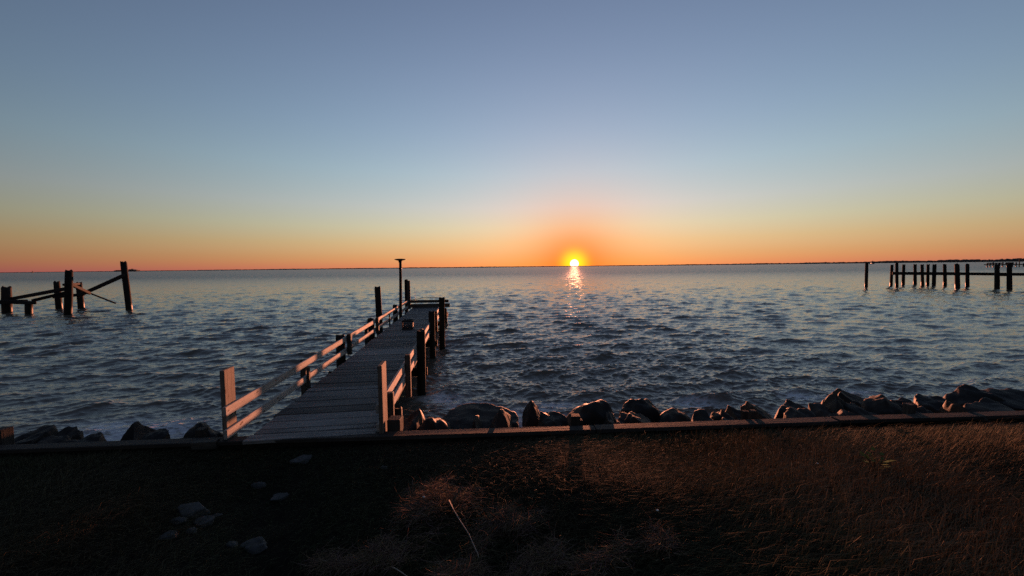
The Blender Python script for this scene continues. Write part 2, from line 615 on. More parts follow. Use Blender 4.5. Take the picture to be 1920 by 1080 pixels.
# the low wooded shore across the bay
def far_shore():
    pts = [(-60, 511, 0.6), (150, 508, 0.8), (330, 506, 1.0), (560, 503, 1.4), (760, 501, 1.5), (960, 499, 1.3), (1077, 498, 1.0), (1240, 497, 1.4),
           (1400, 495, 2.0), (1560, 493, 2.6), (1660, 492.4, 3.6), (1780, 491.2, 4.6), (1900, 490, 5.2), (2050, 488, 5.6), (2300, 486, 6)]
    rr = np.random.RandomState(2)
    V, F = [], []
    xs = np.arange(-60, 2300, 3.0)
    hs = np.interp(xs, [p[0] for p in pts], [p[2] for p in pts]) * (1 + 0.10 * np.sin(xs * 0.05) + 0.16 * rr.randn(len(xs)) * 0.6)
    for x, h in zip(xs, hs):
        d = ray(x, 500)
        q = Vector((d.x, d.y, 0)) / d.y * 4200
        back = Vector((d.x, d.y, 0)).normalized()
        z = max(h, 0.4) / FPX * 4200
        for p, zz in ((q, -2.0), (q + back * 15, z * 0.8), (q + back * 60, z), (q + back * 400, z * 0.9), (q + back * 500, -2.0)):
            V.append((p.x, p.y, zz + (0.6 if zz > 0 else 0)))
    n = len(xs)
    for i in range(n - 1):
        for j in range(4):
            F.append((i * 5 + j, (i + 1) * 5 + j, (i + 1) * 5 + j + 1, i * 5 + j + 1))
    me = bpy.data.meshes.new('far_shore')
    me.from_pydata(V, [], F)
    return me


shore = link('far_shore', far_shore(), M_land)
shore['kind'] = 'structure'

# ------------------------------------------------------------------ bulkhead
BV = Vector((1, 0.0536, 0)).normalized()
BN = Vector((-0.0536, 1, 0)).normalized()       # towards the water


def bpt(x, off=0.0, z=0.0):
    return Vector((x, 4.60 + 0.0536 * x, z)) + BN * off


bulkhead = thing('timber_bulkhead', 'long low timber bulkhead with plank cap between grass bank and boulders', 'retaining wall', bpt(0, 0, 0))
xb = -13.0
k = 0
while xb < 13.5:
    ln = (3.1, 3.6, 4.0, 3.3)[k % 4]
    dz = (0.0, 0.008, -0.006, 0.004)[k % 4]
    beam('cap_board', bpt(xb + 0.004, -0.02, 0.755 + dz), bpt(xb + ln - 0.004, -0.02, 0.755 - dz), 0.15, 0.05, M_cap, bulkhead, 0.008, warp=0.006, seed=k)
    beam('waler', bpt(xb + 0.004, 0.07, 0.62), bpt(xb + ln - 0.004, 0.07, 0.62), 0.09, 0.14, M_cap, bulkhead, 0.008)
    xb += ln
    k += 1
xb = -13.0
while xb < 13.5:
    beam('sheet_plank', bpt(xb + 0.113, 0.0, -0.7), bpt(xb + 0.113, 0.0, 0.728), 0.05, 0.222, M_pile, bulkhead, 0.005, up=BV)
    xb += 0.226
for px, top, w in ((3, 803, 0.13), (378, 803, 0.10), (741, 783, 0.16), (1078, 778, 0.12), (1086, 786, 0.08), (1396, 770, 0.07), (1412, 769, 0.08), (1705, 757, 0.10)):
    q = at_y(px, top, 4.60)
    q = at_y(px, top, 4.60 + 0.0536 * q.x + 0.17)
    beam('post', (q.x, q.y, -0.7), (q.x, q.y, q.z), w, w, M_cap, bulkhead, 0.01)

# ------------------------------------------------------------------ pier
PD = Vector((-0.12327, 0.99237, 0)).normalized()
PS = Vector((PD.y, -PD.x, 0))
DZ = 0.79


def pp(a, l, z=0.0):
    """along the pier, across it (from the line through the camera), above its deck"""
    return PD * a + PS * l + Vector((0, 0, DZ + z))


pier = thing('timber_pier', 'weathered timber pier with low two-board rails running out over the water', 'pier', pp(4.7, -1.83, -DZ))
L0, L1 = -2.56, -1.10
rr = random.Random(4)
a = 4.66
while a < 19.45:
    w = rr.choice((0.185, 0.185, 0.235, 0.285, 0.14))
    e0, e1 = rr.uniform(-0.02, 0.02), rr.uniform(-0.02, 0.02)
    dz = rr.uniform(-0.004, 0.004)
    beam('plank', pp(a + w / 2, L0 + e0, -0.02 + dz), pp(a + w / 2, L1 + e1, -0.02 + dz + rr.uniform(-0.004, 0.004)), w - rr.uniform(0.012, 0.03), 0.04, M_deck, pier,
         0.006, warp=0.003, seed=int(a * 100))
    a += w
for l in (-2.47, -1.83, -1.17):
    beam('stringer', pp(4.8, l, -0.145), pp(12.2, l, -0.145), 0.06, 0.20, M_pile, pier)
    beam('stringer', pp(12.21, l, -0.145), pp(19.5, l, -0.145), 0.06, 0.20, M_pile, pier)
for a in (8.51, 11.75, 16.0, 19.25):
    beam('cross_beam', pp(a + 0.13, -2.95, -0.34), pp(a + 0.13, -0.85, -0.34), 0.08, 0.18, M_pile, pier)
# piles: right row, left row
for i, (a, l, top, r) in enumerate(((8.51, -0.98, 0.60, 0.095), (11.75, -0.98, 0.66, 0.092), (13.1, -0.77, 0.97, 0.098), (16.2, -0.95, -0.2, 0.10), (19.25, -0.97, -0.05, 0.10),
                                    (9.37, -2.92, 0.42, 0.10), (12.31, -2.90, 0.42, 0.10), (16.7, -2.90, 0.42, 0.10), (19.7, -2.90, 1.40, 0.085), (6.0, -2.72, -0.2, 0.10), (6.2, -1.10, -0.25, 0.10))):
    pile('pile', pp(a, l, -DZ - 0.9), pp(a, l, top), r * 1.05, r, M_pile, pier, seed=40 + i, worn=0.012)
# rails: boards butted at posts
LR, RR = -2.775, -1.065
for a0, a1 in ((4.72, 9.42), (9.425, 14.1), (14.105, 19.5)):
    s = int(a0)
    beam('top_rail', pp(a0, LR, 0.332 + 0.008 * (s % 2)), pp(a1, LR, 0.334), 0.042, 0.112, M_rail, pier, 0.006, warp=0.002, seed=s)
    beam('lower_rail', pp(a0, LR, 0.062), pp(a1, LR, 0.062 + 0.008 * (s % 2)), 0.042, 0.112, M_rail, pier, 0.006, warp=0.002, seed=s + 1)
for a0, a1 in ((4.72, 8.6), (8.605, 13.1), (13.105, 19.5)):
    s = int(a0) + 40
    beam('top_rail', pp(a0, RR, 0.272), pp(a1, RR, 0.268), 0.042, 0.112, M_rail, pier, 0.006, warp=0.002, seed=s)
    beam('lower_rail', pp(a0, RR, 0.030), pp(a1, RR, 0.030), 0.042, 0.112, M_rail, pier, 0.006, warp=0.002, seed=s + 1)


def post(a, l, z0, z1, da, dl, mat=M_post, name='rail_post', seed=0):
    return beam(name, pp(a, l, z0), pp(a, l, z1), dl, da, mat, pier, 0.007, up=PD, warp=0.002, seed=seed)


post(4.90, LR - 0.047, -0.30, 0.80, 0.21, 0.05, M_mid, 'end_post')
post(4.80, RR + 0.047, -0.30, 0.81, 0.27, 0.05, M_mid, 'end_post')
post(5.12, RR + 0.072, -0.28, 0.345, 0.09, 0.09)
post(6.77, RR + 0.068, -0.28, 0.47, 0.09, 0.09)
post(8.90, RR + 0.066, -0.28, 0.58, 0.09, 0.09)
post(13.6, RR + 0.066, -0.28, 0.45, 0.09, 0.09)
post(15.9, RR + 0.066, -0.28, 0.40, 0.09, 0.09)
post(7.11, LR - 0.068, -0.28, 0.38, 0.09, 0.09)
post(7.02, LR + 0.043, -0.25, 0.26, 0.07, 0.04)
post(9.37, LR + 0.068, -0.05, 0.44, 0.11, 0.09)
post(11.5, LR - 0.068, -0.28, 0.36, 0.09, 0.09)
post(12.31, LR + 0.068, -0.05, 0.44, 0.11, 0.09)
post(14.4, LR + 0.043, -0.25, 0.30, 0.08, 0.04)
post(16.75, LR + 0.068, -0.05, 0.42, 0.10, 0.09)
post(19.30, LR + 0.068, -0.05, 1.36, 0.045, 0.14, M_post, 'end_post')
# boards that close the far end
beam('end_board', pp(19.56, -2.72, 0.30), pp(19.56, -0.80, 0.29), 0.045, 0.14, M_post, pier)
beam('end_board', pp(19.56, -2.72, 0.085), pp(19.56, -0.74, 0.075), 0.045, 0.19, M_post, pier)
beam('header', pp(19.57, -2.8, -0.40), pp(19.57, -0.84, -0.40), 0.10, 0.20, M_pile, pier)
beam('foot_timber', pp(4.73, -3.12, -0.035), pp(4.73, -2.86, -0.035), 0.09, 0.09, M_post, pier)


# rope slung along the end boards
def tube(name, pts, r, mat, parent=None, sides=6, taper=1.0):
    V, F = [], []
    pts = [Vector(p) for p in pts]
    o = pts[0].copy()
    for i, p in enumerate(pts):
        d = (pts[min(i + 1, len(pts) - 1)] - pts[max(i - 1, 0)]).normalized()
        ref = Vector((0, 0, 1)) if abs(d.z) < 0.9 else Vector((1, 0, 0))
        x = d.cross(ref).normalized()
        y = x.cross(d)
        rad = r * (1 + (taper - 1) * i / (len(pts) - 1))
        for s in range(sides):
            an = 2 * math.pi * s / sides
            V.append(tuple(p - o + x * rad * math.cos(an) + y * rad * math.sin(an)))
    for i in range(len(pts) - 1):
        for s in range(sides):
            s2 = (s + 1) % sides
            F.append((i * sides + s, i * sides + s2, (i + 1) * sides + s2, (i + 1) * sides + s))
    F.append(tuple(range(sides))[::-1])
    F.append(tuple((len(pts) - 1) * sides + s for s in range(sides)))
    me = bpy.data.meshes.new(name)
    me.from_pydata(V, [], F)
    for p in me.polygons:
        p.use_smooth = len(p.vertices) == 4
    return link(name, me, mat, parent, Matrix.Translation(o))


tag(tube('rope', [pp(19.50, -2.70 + 1.75 * i / 12, 0.42 + 0.06 * math.sin(math.pi * i / 12) - 0.03 * (i / 12 < 0.3)) for i in range(13)], 0.016, M_rope),
    'thin rope lying along the top board at the end of the pier', 'rope')
tag(tube('thin_rod', [pp(19.40, -2.42, -0.02), pp(19.40, -2.42, 0.5), pp(19.41, -2.43, 1.05)], 0.008, M_metal, taper=0.5),
    'thin upright rod standing at the far end of the pier deck', 'rod')


def lathe(name, prof, mat, parent, M, sides=20):
    V, F = [], []
    for r, z in prof:
        for s in range(sides):
            an = 2 * math.pi * s / sides
            V.append((r * math.cos(an), r * math.sin(an), z))
    n = len(prof)
    for i in range(n - 1):
        for s in range(sides):
            s2 = (s + 1) % sides
            F.append((i * sides + s, i * sides + s2, (i + 1) * sides + s2, (i + 1) * sides + s))
    F.append(tuple(range(sides))[::-1])
    F.append(tuple((n - 1) * sides + s for s in range(sides)))
    me = bpy.data.meshes.new(name)
    me.from_pydata(V, [], F)
    for p in me.polygons:
        p.use_smooth = len(p.vertices) == 4
    return link(name, me, mat, parent, M)


lb = pp(16.28, -2.62, 0)
lamp = thing('dock_light_pole', 'slim dark pole with a flat round dish-like lamp head on the pier', 'lamp post', lb)
pile('pole', lb + Vector((-0.03, 0, -0.3)), lb + Vector((0.02, 0, 2.28)), 0.065, 0.05, M_pile, lamp, seed=77)
lathe('collar', [(0.058, 0), (0.064, 0.01), (0.064, 0.05), (0.058, 0.06)], M_metal, lamp, Matrix.Translation(lb + Vector((0.015, 0, 1.93))))
lathe('lamp_head', [(0.05, -0.12), (0.062, -0.10), (0.075, -0.035), (0.17, -0.012), (0.235, 0.018), (0.24, 0.026), (0.17, 0.042), (0.06, 0.05)], M_metal, lamp,
      Matrix.Translation(lb + Vector((0.02, 0, 2.31))))

mb = pp(13.9, -2.99, 0)
mo = pile('mooring_pile', mb + Vector((0.05, 0, -1.7)), mb + Vector((-0.05, 0, 1.33)), 0.12, 0.10, M_pile, None, seed=9, worn=0.015)
tag(mo, 'tall dark round mooring pile standing just outside the pier railing', 'mooring pile')

# lattice crate on the deck
cb = pp(12.7, -1.84, 0)
crate = thing('crate', 'small dark lattice crate standing on the pier deck', 'crate', cb + Vector((0, 0, 0.005)))


def lattice(w, h):
    bm = bmesh.new()
    def bar(x0, x1, z0, z1):
        r_ = bmesh.ops.create_cube(bm, size=1)
        for v in r_['verts']:
            v.co = Vector(((x0 + x1) / 2 + v.co.x * (x1 - x0), v.co.y * 0.012, (z0 + z1) / 2 + v.co.z * (z1 - z0)))
    for z0, z1 in ((0, 0.045), (0.085, 0.10), (0.14, 0.155), (0.195, 0.21), (h - 0.04, h)):
        bar(-w / 2, w / 2, z0, z1)
    for i in range(9):
        x = -w / 2 + 0.012 + (w - 0.024) * i / 8
        bar(x - 0.009, x + 0.009, 0.001, h - 0.001)
    me = bpy.data.meshes.new('side_panel')
    bm.to_mesh(me)
    bm.free()
    return me


CW, CH = 0.33, 0.29
lm = lattice(CW, CH)
rot0 = math.atan2(PS.y, PS.x) + 0.05
for i in range(4):
    Mx = Matrix.Translation(crate.location) @ Matrix.Rotation(rot0 + i * math.pi / 2, 4, 'Z') @ Matrix.Translation((0, CW / 2, 0))
    link('side_panel', lm, M_plastic, crate, Mx)
link('base_panel', box_mesh('base_panel', CW - 0.03, CW - 0.03, 0.012, 0.002), M_plastic, crate,
     Matrix.Translation(crate.location + Vector((0, 0, 0.012))) @ Matrix.Rotation(rot0, 4, 'Z'))

# ------------------------------------------------------------------ ruined pier on the left
ruin = thing('ruined_pier', 'ruined pier of leaning piles and sagging beams far out in the water', 'ruined pier', on_z(130, 585, 0))
for i, (xb_, yb_, xt, yt, r) in enumerate(((14.5, 586, 12, 538, 0.25), (55, 589, 55, 567, 0.19), (112, 579, 107, 528, 0.19), (127, 590, 130, 507.5, 0.20), (152.5, 578, 149, 530, 0.19), (242, 581, 232.5, 491, 0.19))):
    q = on_z(xb_, yb_, 0)
    tq = at_y(xt, yt, q.y)
    ax = (tq - q).normalized()
    pile('pile', q - ax * 1.5, tq, r * 1.05, r * 0.92, M_old, ruin, seed=100 + i, worn=0.055)


def rbeam(x0, y0, Y0, x1, y1, Y1, w, h):
    beam('beam', at_y(x0, y0, Y0), at_y(x1, y1, Y1), w, h, M_old, ruin, 0.02, warp=0.015, seed=int(x0 + y1))


rbeam(-40, 567, 26.2, 48, 565.5, 25.4, 0.25, 0.26)
rbeam(30, 567, 25.6, 64, 567.5, 25.0, 0.22, 0.22)
rbeam(18, 561, 26.7, 126, 541, 25.1, 0.16, 0.22)
rbeam(60, 564, 25.2, 126, 548, 26.6, 0.14, 0.20)
rbeam(100, 557, 28.2, 157, 552, 28.4, 0.18, 0.22)
rbeam(120, 534, 24.3, 148, 532, 28.7, 0.15, 0.15)
rbeam(146, 555, 28.5, 233, 516, 27.1, 0.14, 0.24)
rbeam(133, 533, 24.8, 168, 550, 27.0, 0.14, 0.20)
rbeam(168, 549.5, 27.0, 217.5, 569, 28.3, 0.09, 0.10)

# ------------------------------------------------------------------ old pier on the right
oldp = thing('derelict_pier', 'derelict pier of many bare piles joined by one long level beam', 'derelict pier', on_z(1760, 537, 0))
OP = ((1671, 536, 497, 0.145), (1682, 538, 493, 0.145), (1693.7, 535, 496, 0.15), (1716, 533.4, 495.6, 0.165), (1730, 535.4, 496, 0.15), (1739.4, 535, 495.6, 0.14), (1751, 535.4, 496, 0.17),
      (1771.5, 535.6, 495.6, 0.16), (1795, 540, 495, 0.20), (1814, 538, 495, 0.16), (1869, 541.6, 495.6, 0.18), (1893, 542.5, 494, 0.18), (1935, 543, 494, 0.18), (1962, 545, 494, 0.18))
for i, (x, yb_, yt, r) in enumerate(OP):
    q = on_z(x, yb_, 0)
    tq = at_y(x + random.Random(i).uniform(-1.2, 1.2), yt, q.y)
    ax = (tq - q).normalized()
    pile('pile', q - ax * 1.5, tq, r * 1.08, r * 0.95, M_old, oldp, seed=200 + i, worn=0.05)
beam('beam', at_y(1673, 512.5, 44.0), at_y(1800, 513.2, 41.6), 0.14, 0.34, M_old, oldp, 0.02, warp=0.01)
beam('beam', at_y(1796, 513.3, 41.2), at_y(1985, 515.0, 38.2), 0.14, 0.30, M_old, oldp, 0.02, warp=0.01)
beam('cross_beam', at_y(1866, 515.6, 38.6), at_y(1898, 515.9, 37.8), 0.16, 0.22, M_old, oldp, 0.02)
q = on_z(1624.7, 538, 0)
lone = pile('mooring_pile', q - Vector((0, 0, 1.5)), at_y(1624.7, 492, q.y), 0.165, 0.15, M_old, None, seed=300, worn=0.03)
tag(lone, 'lone straight pile standing clear of the derelict pier with the level beam', 'mooring pile')

# a farther pier, dark against the far shore
FY = 190.0
fp = thing('distant_pier', 'small distant pier with boat lifts seen beyond the derelict pier', 'pier', Vector((at_y(1885, 500, FY).x, FY, 0)))
for i, x in enumerate((1851, 1856, 1862, 1868, 1874, 1880, 1888, 1898, 1905, 1919, 1930, 1942)):
    q = at_y(x, 500, FY + (i % 3) * 1.5)
    pile('pile', (q.x, q.y, -1.5), (q.x, q.y, at_y(x, 493.5 - (i * 7 % 3), q.y).z), 0.22, 0.20, M_old, fp, seed=400 + i, sides=8, rings=3)
beam('deck_beam', at_y(1848, 496.3, FY + 1), at_y(1950, 495.6, FY + 1), 1.5, 0.45, M_old, fp, 0.05)
beam('lift_beam', at_y(1852, 493.7, FY + 2.5), at_y(1881, 493.4, FY + 2.5), 0.5, 0.5, M_old, fp, 0.05)
beam('lift_beam', at_y(1886, 493.6, FY - 0.6), at_y(1900, 493.4, FY - 0.6), 0.5, 0.9, M_old, fp, 0.05)
q = at_y(1911, 500, FY - 1.2)
fl = thing('distant_lamp_post', 'thin lamp post with flat head on the distant pier', 'lamp post', (q.x, q.y, 0))
pile('pole', (q.x, q.y, -1.5), (q.x, q.y, at_y(1911, 485, q.y).z), 0.2, 0.16, M_old, fl, seed=450, sides=8, rings=3)
beam('lamp_head', at_y(1908, 484.6, q.y), at_y(1914.5, 484.5, q.y), 0.6, 0.28, M_metal, fl, 0.05)


# ------------------------------------------------------------------ vessels on the horizon
def prism(name, M, outline, w, mat, parent):
    """a side outline (x, z) swept w wide"""
    n = len(outline)
    V = [(x, -w / 2, z) for x, z in outline] + [(x, w / 2, z) for x, z in outline]
    F = [tuple(range(n)), tuple(range(2 * n - 1, n - 1, -1))] + [(i, i + n, (i + 1) % n + n, (i + 1) % n) for i in range(n)]
    me = bpy.data.meshes.new(name)
    me.from_pydata(V, [], F)
    bm = bmesh.new(); bm.from_mesh(me)
    bmesh.ops.recalc_face_normals(bm, faces=bm.faces[:])
    bm.to_mesh(me); bm.free()
    return link(name, me, mat, parent, M)


sp = at_y(238, 509, 2500); sp.z = 0
ship = thing('cargo_ship', 'long low cargo ship trailing smoke on the horizon', 'ship', sp)
SM = Matrix.Translation(sp)
prism('hull', SM, [(-74, 8), (-70, -2), (70, -2), (75, 9), (60, 8.2), (-70, 7.8)], 24, M_hull, ship)
prism('superstructure', SM, [(20, 8.0), (20, 14), (30, 15.5), (52, 13.5), (58, 8.0)], 20, M_house, ship)
prism('funnel', SM, [(34, 15.0), (35, 19), (39, 19), (40, 14.6)], 8, M_hull, ship)
for x0, x1 in ((-64, -36), (-34, -8), (-6, 16)):
    prism('hatch_cover', SM, [(x0, 7.95), (x0, 10.5), (x1, 10.5), (x1, 8.05)], 18, M_hull, ship)
prism('mast', SM, [(68, 8.5), (68.5, 14), (69.5, 14), (70, 8.8)], 1.5, M_hull, ship)

wp = at_y(1634, 493, 900); wp.z = 0
boat = thing('work_boat', 'tiny work boat with a glowing lamp below the far shore', 'boat', wp)
WM = Matrix.Translation(wp)
prism('hull', WM, [(-5, 1.6), (-4.6, -0.6), (4.4, -0.6), (6.2, 2.4), (3, 1.8)], 3.6, M_hull, boat)
prism('cabin', WM, [(-0.5, 1.65), (-0.3, 4.4), (3.0, 4.4), (3.6, 1.75)], 2.8, M_house, boat)
prism('mast', WM, [(1.6, 4.3), (2.6, 9.0), (2.9, 9.0), (2.4, 4.3)], 0.4, M_hull, boat)
lathe('lamp', [(0.25, -0.5), (0.55, -0.3), (0.6, 0.1), (0.3, 0.45)], M_lamp, boat, WM @ Matrix.Translation((-2.2, -1.2, 2.1)), 10)

dp = at_y(61, 510, 1800); dp.z = 0
mk = thing('channel_marker', 'tiny marker standing alone on the open horizon', 'channel marker', dp)
prism('base', Matrix.Translation(dp), [(-3, -1), (-3, 3), (3, 3), (3, -1)], 6, M_hull, mk)
prism('tower', Matrix.Translation(dp), [(-1, 2.9), (-0.6, 9), (0.6, 9), (1, 2.9)], 2, M_hull, mk)

# ------------------------------------------------------------------ boulders
def rock_mesh(name, sx, sy, sz, style, seed, sub=5):
    rr = random.Random(seed)
    bm = bmesh.new()
    bmesh.ops.create_icosphere(bm, subdivisions=sub, radius=1)
    co = np.array([v.co[:] for v in bm.verts])
    planes = []
    for _ in range(9):
        n = np.array([rr.gauss(0, 1), rr.gauss(0, 1), rr.gauss(0, 0.8)])
        planes.append((n / np.linalg.norm(n), rr.uniform(0.55, 0.85)))
    if style == 'peak':
        for an in (0.3, 2.0, 3.5, 5.0):
            an += rr.uniform(-0.4, 0.4)
            n = np.array([math.cos(an) * 0.78, math.sin(an) * 0.78, 0.80]); planes.append((n / np.linalg.norm(n), rr.uniform(0.40, 0.55)))
    elif style == 'flat':
        n = np.array([rr.uniform(-0.1, 0.1), -0.12, 1.0]); planes.append((n / np.linalg.norm(n), 0.38))
    elif style == 'round':
        planes = [(n, d + 0.20) for n, d in planes]
    elif style == 'block':
        n = np.array([rr.uniform(-0.3, 0.3), -0.15, 1.0]); planes.append((n / np.linalg.norm(n), 0.55))
        n = np.array([rr.choice((-1, 1)) * 1.0, rr.uniform(-0.3, 0.3), 0.25]); planes.append((n / np.linalg.norm(n), 0.55))
    for n, d in planes:
        e = co @ n - d
        co = co - np.maximum(e, 0)[:, None] * n * 0.97
    # crumbly relief
    for k, amp in ((3.1, 0.035), (6.7, 0.02), (13.0, 0.010)):
        for _ in range(3):
            dv = np.array([rr.gauss(0, 1) for _ in range(3)]); dv /= np.linalg.norm(dv)
            p = rr.uniform(0, 6.28)
            q = np.array([rr.gauss(0, 1) for _ in range(3)])
            co = co * (1 + amp * np.sin(k * (co @ dv) + p + 1.5 * np.sin(k * 0.7 * (co @ q))))[:, None]
    co -= (co.max(0) + co.min(0)) / 2
    co /= (co.max(0) - co.min(0)) / 2
    co *= np.array([sx, sy, sz])
    for v, c_ in zip(bm.verts, co):
        v.co = Vector(c_)
    me = bpy.data.meshes.new(name)
    bm.to_mesh(me)
    bm.free()
    for p in me.polygons:
        p.use_smooth = True
    return me


def rock(xl, xr, yt, Y, style, label, seed, mat=M_rock, depth=0.9, base=-0.35, name='boulder', cat='boulder', group='boulders along the bulkhead'):
    wd = (0.05 if xl > 700 else 0.04) * (xr - xl)
    A, B = at_y(xl - wd, yt, Y), at_y(xr + wd, yt, Y)
    sx = (B - A).length / 2
    top = at_y((xl + xr) / 2, yt, Y)
    sz = (top.z - base) / 2
    sy = min(max(sx, sz * 0.7) * depth, 0.46 if Y < 5.9 else 0.62)
    o = link(name, rock_mesh(name, sx, sy, sz, style, seed), mat, None, Matrix.Translation((top.x, Y, base + sz)))
    return tag(o, label, cat, group)


BOULDERS = (
    (12, 80, 810, 5.0, 'flat', 'dark flat-topped boulder beside the grey post at the bulkhead end'),
    (-70, 16, 812, 5.15, 'block', 'dark boulder half hidden behind the lone grey bulkhead post'),
    (48, 142, 819, 5.0, 'round', 'low dark boulder against the bulkhead between flat boulder and foam'),
    (128, 190, 820, 5.05, 'block', 'small low dark boulder at the edge of the white foam'),
    (234, 280, 790, 5.65, 'peak', 'pointed dark boulder standing alone in the white foam'),
    (338, 416, 792, 5.15, 'round', 'big dark boulder between the foam and the tall end post of the longer rail'),
    (250, 300, 817, 5.0, 'flat', 'small stone awash in foam in front of the pointed boulder'),
    (742, 798, 772, 5.25, 'block', 'dark wet boulder in the shade beside the short square block at the pier'),
    (782, 850, 779, 5.15, 'round', 'rounded dark boulder just clear of the pier beside the slab'),
    (832, 966, 776, 5.45, 'flat', 'long flat slab of rock with a pale sunlit top'),
    (905, 973, 766, 5.15, 'peak', 'sharp triangular boulder leaning in front of the flat slab'),
    (980, 1020, 749, 6.2, 'peak', 'small jagged black rock with waves breaking round it'),
    (1008, 1066, 778, 5.2, 'block', 'low broken boulder between jagged rock and big domed boulder'),
    (1060, 1168, 749, 5.5, 'round', 'big domed dark boulder behind the bulkhead post stub'),
    (1134, 1174, 777, 5.15, 'round', 'small grey stone wedged between the two biggest domed boulders'),
    (1164, 1252, 747, 5.75, 'round', 'big domed boulder with a sunlit orange shoulder'),
    (1168, 1234, 770, 5.2, 'block', 'dark block of stone in front of the domed boulder with orange shoulder'),
    (1226, 1304, 769, 5.35, 'round', 'low boulder with a rough orange-lit crest'),
    (1290, 1338, 776, 5.25, 'block', 'small dark block next to the boulder with orange-lit crest'),
    (1330, 1374, 773, 5.3, 'round', 'small round dark stone beside the twin bulkhead stakes'),
    (1368, 1416, 767, 5.3, 'block', 'dark block standing right behind the twin bulkhead stakes'),
    (1408, 1456, 760, 5.45, 'block', 'squat dark boulder just past the twin bulkhead stakes'),
    (1450, 1524, 757, 5.6, 'flat', 'low flat dark boulder next to the tallest pointed boulder'),
    (1518, 1612, 738, 5.5, 'peak', 'tallest pointed boulder with a broad sloping grey face'),
    (1548, 1592, 728, 6.0, 'peak', 'small peaked rock showing over the tallest pointed boulder'),
    (1584, 1652, 742, 5.7, 'block', 'black tilted block leaning against the tallest pointed boulder'),
    (1622, 1696, 742, 5.4, 'round', 'dark rounded boulder beside the short pale bulkhead post'),
    (1690, 1738, 757, 5.4, 'block', 'small dark block right behind the short pale bulkhead post'),
    (1732, 1800, 750, 5.5, 'flat', 'low dark boulder in front of the pale knobbly rock'),
    (1786, 1860, 726, 5.9, 'block', 'pale knobbly rock standing tallest beyond the short bulkhead post'),
    (1796, 1904, 757, 5.4, 'flat', 'broad low boulder below the pale knobbly rock'),
    (1856, 1960, 741, 5.7, 'flat', 'wide flat dark boulder beyond the broad low boulder'),
)
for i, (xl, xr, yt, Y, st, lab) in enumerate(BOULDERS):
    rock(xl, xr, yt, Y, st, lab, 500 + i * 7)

rr = random.Random(17)
for i in range(20):
    px = rr.uniform(0, 180) if i % 5 == 0 else rr.uniform(770, 1915)
    capy = 836 - px * 0.033
    w = rr.uniform(14, 30)
    near_b = min(BOULDERS, key=lambda q_: abs((q_[0] + q_[1]) / 2 - px) + (0 if len(q_[5].split()) < 12 else 500))
    rock(px - w, px + w, capy - rr.uniform(10, 20), rr.uniform(5.0, 5.25), rr.choice(('round', 'block', 'flat')), 'rubble stone next to the ' + near_b[5], 1200 + i,
         name='rubble_stone', cat='stone', group='rubble packed among the boulders')

# ------------------------------------------------------------------ grass, straw and litter on the bank
def ribbons(name, P, D, Ln, W, droop, side, tone, mat, segs=2):
    """blades: roots P, start directions D, lengths, widths; tone per blade"""
    n = len(P)
    rows = []
    pos = P.copy()
    d = D.copy()
    for s in range(segs + 1):
        w = (W * (1 - 0.85 * s / segs))[:, None]
        rows.append(pos - side * w)
        rows.append(pos + side * w)
        pos = pos + d * (Ln / segs)[:, None]
        d = d + droop
        d = d / np.linalg.norm(d, axis=1)[:, None]
    k = 2 * (segs + 1)
    V = np.stack(rows, 1).reshape(-1, 3)
    b_ = (np.arange(n) * k)[:, None]
    F = np.concatenate([np.concatenate([b_ + 2 * s, b_ + 2 * s + 1, b_ + 2 * s + 3, b_ + 2 * s + 2], 1) for s in range(segs)], 0)
    me = mesh_np(name, V, F, smooth=False)
    at = me.attributes.new('tone', 'FLOAT_COLOR', 'POINT')
    c_ = np.repeat(np.concatenate([tone, np.ones((n, 1))], 1), k, 0)
    at.data.foreach_set('color', c_.astype(np.float32).ravel())
    return me


def patch(x, y, s, seed):
    r_ = np.random.RandomState(seed)
    h = np.zeros_like(x)
    for _ in range(7):
        a_, p_, k_ = r_.uniform(0, 6.28), r_.uniform(0, 6.28), s * r_.uniform(0.5, 2.2)
        h = h + np.sin(k_ * (x * np.cos(a_) + y * np.sin(a_)) + p_)
    return h / 3.0


